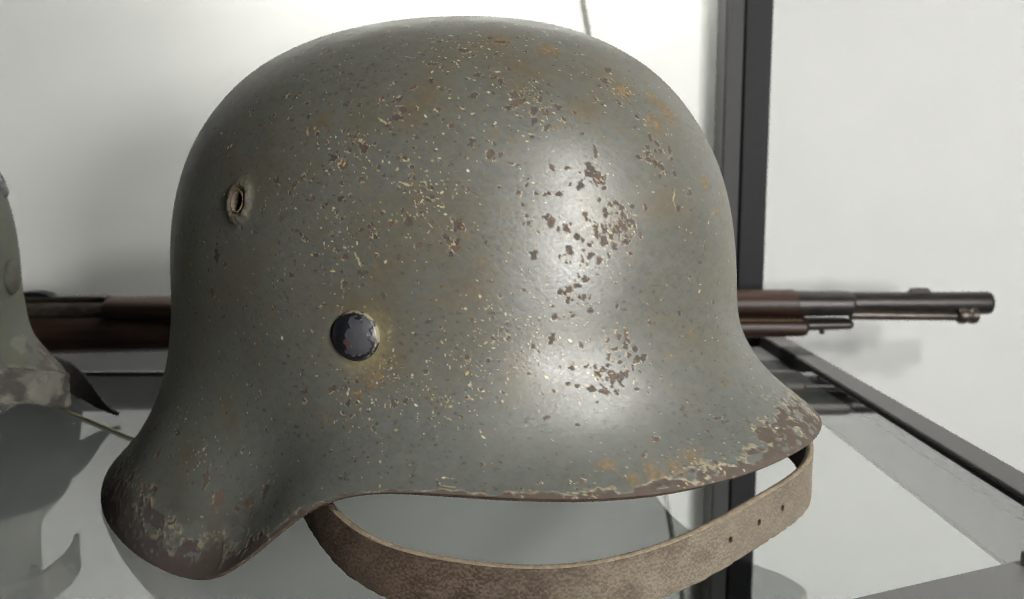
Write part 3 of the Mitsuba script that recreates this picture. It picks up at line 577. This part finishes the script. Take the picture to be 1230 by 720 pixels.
pin2, pinf2 = outward(*lathe(prof, 60))
PIN2 = (1.117, 0.535)
scene['steel_helmet_001__liner_pin'] = mikit.ply((fix_on(*PIN2, pin2 * 1.1), pinf2), 'dull_paint', smooth=True, uv=np.full((len(pin2), 2), 0.4), color=np.array([0.055, 0.052, 0.044]) * (0.7 + 0.6 * meshkit.fbm(pin2 / 0.002, 3, 97))[:, None])
bush2, bushf2 = outward(*lathe([(0.0025, 0.0002), (0.0035, 0.0022), (0.0055, 0.0022), (0.0070, 0.0008), (0.0075, -0.001)], 60))
scene['steel_helmet_001__vent_bush'] = mikit.ply((fix_on(1.36, 0.405, bush2), bushf2), 'worn_paint', smooth=True, uv=np.full((len(bush2), 2), 0.4), color=np.full((len(bush2), 3), 0.06))
tag('steel_helmet_001', 'second grey-green helmet cut off by the left edge of the picture', 'helmet')

# ------------------------------------------------------------------ acrylic riser, cords
# ------------------------------------------------------------------ rifle on the wall behind
RY = 0.685


def tube(points, r, sides=20):
    pts = np.array(points, float)
    rr = np.broadcast_to(r, (len(pts),)).astype(float)
    d = np.gradient(pts, axis=0); d /= np.linalg.norm(d, axis=1, keepdims=True) + 1e-12
    a = np.cross(d, np.where(np.abs(d[:, 2:]) < 0.9, [0, 0, 1.0], [1.0, 0, 0])); a /= np.linalg.norm(a, axis=1, keepdims=True)
    b = np.cross(d, a)
    g_ = np.arange(sides) * 2 * np.pi / sides
    v = pts[:, None] + rr[:, None, None] * (np.cos(g_)[None, :, None] * a[:, None] + np.sin(g_)[None, :, None] * b[:, None])
    n, m = len(pts), sides
    i, j = np.meshgrid(np.arange(n - 1), np.arange(m), indexing='ij')
    jj = (j + 1) % m
    q = np.stack([i * m + j, i * m + jj, (i + 1) * m + jj, (i + 1) * m + j], -1).reshape(-1, 4)
    f = np.vstack([q[:, [0, 1, 2]], q[:, [0, 2, 3]]] + [np.stack([np.full(m, n * m + e), (np.arange(m) + (e == 0)) % m + e * (n - 1) * m, (np.arange(m) + (e == 1)) % m + e * (n - 1) * m], 1) for e in (0, 1)])
    return outward(np.vstack([v.reshape(-1, 3), pts[0], pts[-1]]), f)


def bar(x0, x1, z0a, z1a, z0b, z1b, depth, y=None, power=3.0, sections=24, sides=40, round_end=0.0):
    """A body along x from x0 to x1 whose lower and upper edges run from z0a, z1a to z0b, z1b; its cross-section is a superellipse."""
    y = RY if y is None else y
    g_ = np.arange(sides) * 2 * np.pi / sides
    cx, cz = np.sign(np.cos(g_)) * np.abs(np.cos(g_)) ** (2 / power), np.sign(np.sin(g_)) * np.abs(np.sin(g_)) ** (2 / power)
    t = np.linspace(0, 1, sections)
    if round_end:
        e = round_end / abs(x1 - x0)
        t = np.concatenate([e * (1 - np.cos(np.linspace(0, np.pi / 2, 8))), np.linspace(e, 1 - e, sections)[1:-1], 1 - e * (1 - np.cos(np.linspace(np.pi / 2, 0, 8)))])
    rows = []
    for k in t:
        x = lerp(x0, x1, k)
        lo, hi = lerp(z0a, z0b, k), lerp(z1a, z1b, k)
        q = 1.0
        if round_end:
            dd = min(k, 1 - k) * abs(x1 - x0)
            if dd < round_end:
                q = math.sqrt(max(0, 1 - (1 - dd / round_end) ** 2)) * 0.35 + 0.65
        rows.append(np.stack([np.full(sides, x), y + cx * depth / 2 * q, (lo + hi) / 2 + cz * (hi - lo) / 2 * q], 1))
    rows = np.array(rows)
    n, m = rows.shape[:2]
    i, j = np.meshgrid(np.arange(n - 1), np.arange(m), indexing='ij')
    jj = (j + 1) % m
    qd = np.stack([i * m + j, i * m + jj, (i + 1) * m + jj, (i + 1) * m + j], -1).reshape(-1, 4)
    f = np.vstack([qd[:, [0, 1, 2]], qd[:, [0, 2, 3]]] + [np.stack([np.full(m, n * m + e), (np.arange(m) + (e == 0)) % m + e * (n - 1) * m, (np.arange(m) + (e == 1)) % m + e * (n - 1) * m], 1) for e in (0, 1)])
    return outward(np.vstack([rows.reshape(-1, 3), rows[0].mean(0), rows[-1].mean(0)]), f)


def wood_fn(p, n, uv):
    g_ = mikit.fbm(p.x * 18, p.y * 260, p.z * 260, 3)
    st = mikit.fbm(p.x * 6, p.y * 40, p.z * 40, 3)
    return mikit.mix((0.014, 0.0075, 0.006), (0.060, 0.030, 0.021), mikit.smoothstep(0.25, 0.8, g_ * 0.6 + st * 0.4))


scene['gun_wood'] = D(mikit.proc(wood_fn), 0.42, 0.4)
scene['gun_steel'] = D(mikit.proc(lambda p, n, uv: mikit.mix((0.014, 0.012, 0.012), (0.050, 0.042, 0.040), mikit.fbm(p.x * 120, p.y * 300, p.z * 300, 3))), 0.38, 0.5, 0.3)
scene['worn_steel'] = D(mikit.proc(lambda p, n, uv: mikit.mix((0.030, 0.024, 0.021), (0.13, 0.11, 0.095), mikit.fbm(p.x * 200, p.y * 300, p.z * 300, 3))), 0.35, 0.5, 0.5)
scene['brass_wear'] = D((0.24, 0.195, 0.11), 0.35, 0.5, 0.4)


RIFLE_PLACE = T().translate([0, 0.6400 - 0.934 * RY, 0.0082]) @ T().scale(0.934)
# muzzle end (right) to the fore-end that leaves the photograph on the left
STOCK_L, STOCK_R = -0.62, 0.2265
scene['rifle__stock'] = mikit.ply(bar(STOCK_L, STOCK_R, -0.0150, 0.0236, 0.0058, 0.0216, 0.036, power=2.6, sections=40, round_end=0.004), 'gun_wood', smooth=40)
scene['rifle__handguard'] = mikit.ply(bar(-0.312, 0.2186, 0.0170, 0.0355, 0.0208, 0.0412, 0.032, power=2.3, sections=40, round_end=0.002), 'gun_wood', smooth=40)
scene['rifle__seam'] = mikit.ply(bar(0.10, 0.2200, 0.0190, 0.0207, 0.0190, 0.0203, 0.0365, power=3), 'brass_wear', smooth=40)
tag('rifle__seam', 'bright worn line between handguard and stock')
scene['rifle__nose_cap'] = mikit.ply(bar(0.2150, 0.2625, 0.0206, 0.0402, 0.0212, 0.0398, 0.030, power=2.4, round_end=0.003), 'gun_steel', smooth=40)
scene['rifle__lower_cap'] = mikit.ply(bar(0.2130, 0.2620, 0.0092, 0.0192, 0.0110, 0.0192, 0.024, power=2.6, round_end=0.003), 'gun_steel', smooth=40)
bx, bz = 0.0308, 0.0088
prof_b = [(0.255, 0.0084), (0.300, 0.0085), (0.355, 0.0087), (0.3670, 0.0088), (0.3692, 0.0084), (0.3702, 0.0072), (0.3702, 0.0042), (0.3600, 0.0040)]
lv, lf_ = lathe([(r_, x_) for x_, r_ in prof_b], 48)
scene['rifle__barrel'] = mikit.ply(outward(np.stack([lv[:, 2], RY + lv[:, 0], 0.0308 + lv[:, 1]], 1), lf_), 'gun_steel', smooth=40)
scene['rifle__cleaning_rod'] = mikit.ply(bar(0.2600, 0.3450, 0.0186, 0.0262, 0.0180, 0.0250, 0.008, y=RY - 0.006, power=2.2), 'worn_steel', smooth=40)
kv, kf = lathe([(0.0001, -0.0075), (0.0050, -0.0075), (0.0062, -0.0060), (0.0062, -0.002), (0.0052, -0.001), (0.0052, 0.001), (0.0062, 0.002), (0.0062, 0.0060), (0.0050, 0.0072), (0.0001, 0.0072)], 40)
scene['rifle__rod_knob'] = mikit.ply(outward(np.stack([0.3488 + kv[:, 2], RY - 0.0085 + kv[:, 0], 0.0222 + kv[:, 1]], 1), kf), 'worn_steel', smooth=40)
fs = trimesh.convex.convex_hull(np.array([[x_, RY + y_, z_] for y_ in (-0.003, 0.003) for x_, z_ in ((0.3060, 0.0380), (0.3085, 0.0418), (0.3130, 0.0426), (0.3205, 0.0424), (0.3245, 0.0385))]))
scene['rifle__front_sight'] = mikit.ply(fs, 'gun_steel')
scene['rifle__sight_leaf'] = mikit.ply(box([-0.42, RY - 0.006, 0.0335], [-0.3122, RY + 0.006, 0.0366], 0.0008), 'worn_steel')
rs = trimesh.convex.convex_hull(np.array([[x_, RY + y_, z_] for y_ in (-0.006, 0.006) for x_, z_ in ((-0.382, 0.0366), (-0.378, 0.0395), (-0.365, 0.0400), (-0.3575, 0.0385), (-0.3545, 0.0367))]))
scene['rifle__rear_sight'] = mikit.ply(rs, 'black_metal')
sv, sf = lathe([(0.0001, -0.0022), (0.0016, -0.0022), (0.0020, -0.001), (0.0020, 0.003), (0.0001, 0.003)], 20)
scene['rifle__stud'] = mikit.ply(outward(sv * [1, 1, 1] + [0.2395, RY - 0.004, 0.0094], sf), 'gun_steel', smooth=40)
scene['rifle__rear_barrel'] = mikit.ply(bar(-0.62, -0.3115, 0.0180, 0.0332, 0.0180, 0.0332, 0.022, power=2.1), 'worn_steel', smooth=40)
for k_ in [k_ for k_ in scene if k_.startswith('rifle__')]:
    scene[k_]['to_world'] = RIFLE_PLACE
tag('rifle', 'old rifle with dark red-brown wooden stock lying level behind the helmet', 'rifle')

# ------------------------------------------------------------------ small things: cable, cord, acrylic block, clip
scene['cable_sheath'] = D((0.20, 0.20, 0.18), 0.35, 0.5)
kn = np.array([(0.0545, 0.742, 0.31), (0.0566, 0.742, 0.285), (0.0572, 0.742, 0.2687), (0.0596, 0.742, 0.2558), (0.0612, 0.742, 0.248), (0.0622, 0.742, 0.2415), (0.072, 0.742, 0.17), (0.095, 0.742, 0.05), (0.118, 0.742, -0.070), (0.1329, 0.742, -0.144), (0.1394, 0.742, -0.1778), (0.1477, 0.742, -0.2234), (0.160, 0.742, -0.29)])
tk = np.linspace(0, 1, len(kn))
scene['wall_cable'] = mikit.ply(tube(CubicSpline(tk, kn)(np.linspace(0, 1, 160)), 0.0016), 'cable_sheath', smooth=True)
tag('wall_cable', 'thin grey cable hanging down the wall behind the helmet', 'cable')
scene['cord_fibre'] = D((0.36, 0.32, 0.18), 0.8, 0.2)
ck = np.array([(-0.2750, 0.500, 0.0008), (-0.2564, 0.4855, 0.0008), (-0.2330, 0.4640, 0.0008), (-0.2105, 0.4440, 0.0008), (-0.1895, 0.4248, 0.0008), (-0.165, 0.405, 0.0008), (-0.14, 0.392, 0.0008)])
scene['thin_cord'] = mikit.ply(tube(CubicSpline(np.linspace(0, 1, 7), ck)(np.linspace(0, 1, 100)), 0.0007, 10), 'cord_fibre', smooth=True)
tag('thin_cord', 'thin pale yellow cord lying on the glass between the two helmets', 'cord')
scene['dark_leather'] = D(mikit.proc(lambda p, n, uv: mikit.mix((0.010, 0.009, 0.009), (0.034, 0.030, 0.027), mikit.fbm(p.x * 500, p.y * 500, p.z * 500, 3))), 0.7, 0.3)
ST2 = [(-0.2520, 0.4500, 0.0340), (-0.2400, 0.4550, 0.0280), (-0.2290, 0.4590, 0.0195), (-0.2170, 0.4570, 0.0095), (-0.2055, 0.4550, 0.0035)]
ST3 = [(-0.262, 0.330, 0.0440), (-0.232, 0.334, 0.0450), (-0.206, 0.342, 0.0445), (-0.1940, 0.350, 0.0425), (-0.1885, 0.360, 0.0390), (-0.1905, 0.374, 0.0355)]
scene['old_leather'] = D(mikit.proc(lambda p, n, uv: mikit.mix(mikit.mix((0.042, 0.039, 0.034), (0.036, 0.027, 0.027), mikit.smoothstep(0.5, 0.6, mikit.fbm(p.x * 90 + 7, p.y * 90, p.z * 90, 2))), (0.100, 0.097, 0.082), mikit.smoothstep(0.42, 0.62, mikit.fbm(p.x * 130, p.y * 130, p.z * 130, 4)))), 0.85, 0.2)
scene['steel_helmet_001__strap_loop'] = mikit.ply(ribbon(ST3, 0.0145, 0.0020, n=240, fuzz=0.0004, seed=9), 'old_leather', smooth=40)
tag('steel_helmet_001__strap_loop', 'crumpled weathered grey strap laid across the brim')
sv2, sf2 = ribbon(ST2, 0.0150, taper=True, thick=0.0016, up=[(0.5, 0, 0.9), (0.6, 0, 0.8), (0.7, 0, 0.7), (0.7, 0, 0.7), (0.7, 0, 0.7)], n=120, seed=5)
scene['steel_helmet_001__chin_strap'] = mikit.ply((sv2, sf2), 'dark_leather', smooth=40)
scene['clip_metal'] = D((0.17, 0.17, 0.168), 0.4, 0.5)
scene['shelf_clip__plate'] = mikit.ply(trimesh.convex.convex_hull(np.array([[x_, y_, z_] for z_ in (0.0005, 0.0022) for x_, y_ in ((0.085, 0.2425), (0.1108, 0.2532), (0.1705, 0.2783), (0.195, 0.262), (0.165, 0.22), (0.10, 0.215))])), 'clip_metal')
cv, cf = lathe([(0.0001, 0.0022), (0.0030, 0.0022), (0.0033, 0.0028), (0.0033, 0.0058), (0.0028, 0.0066), (0.0001, 0.0070)], 40)
scene['shelf_clip__screw_head'] = mikit.ply(outward(cv + [0.1660, 0.2718, 0], cf), 'clip_metal', smooth=40)
tag('shelf_clip', 'grey metal clip plate with round screw head at near right corner of the shelf', 'clip')
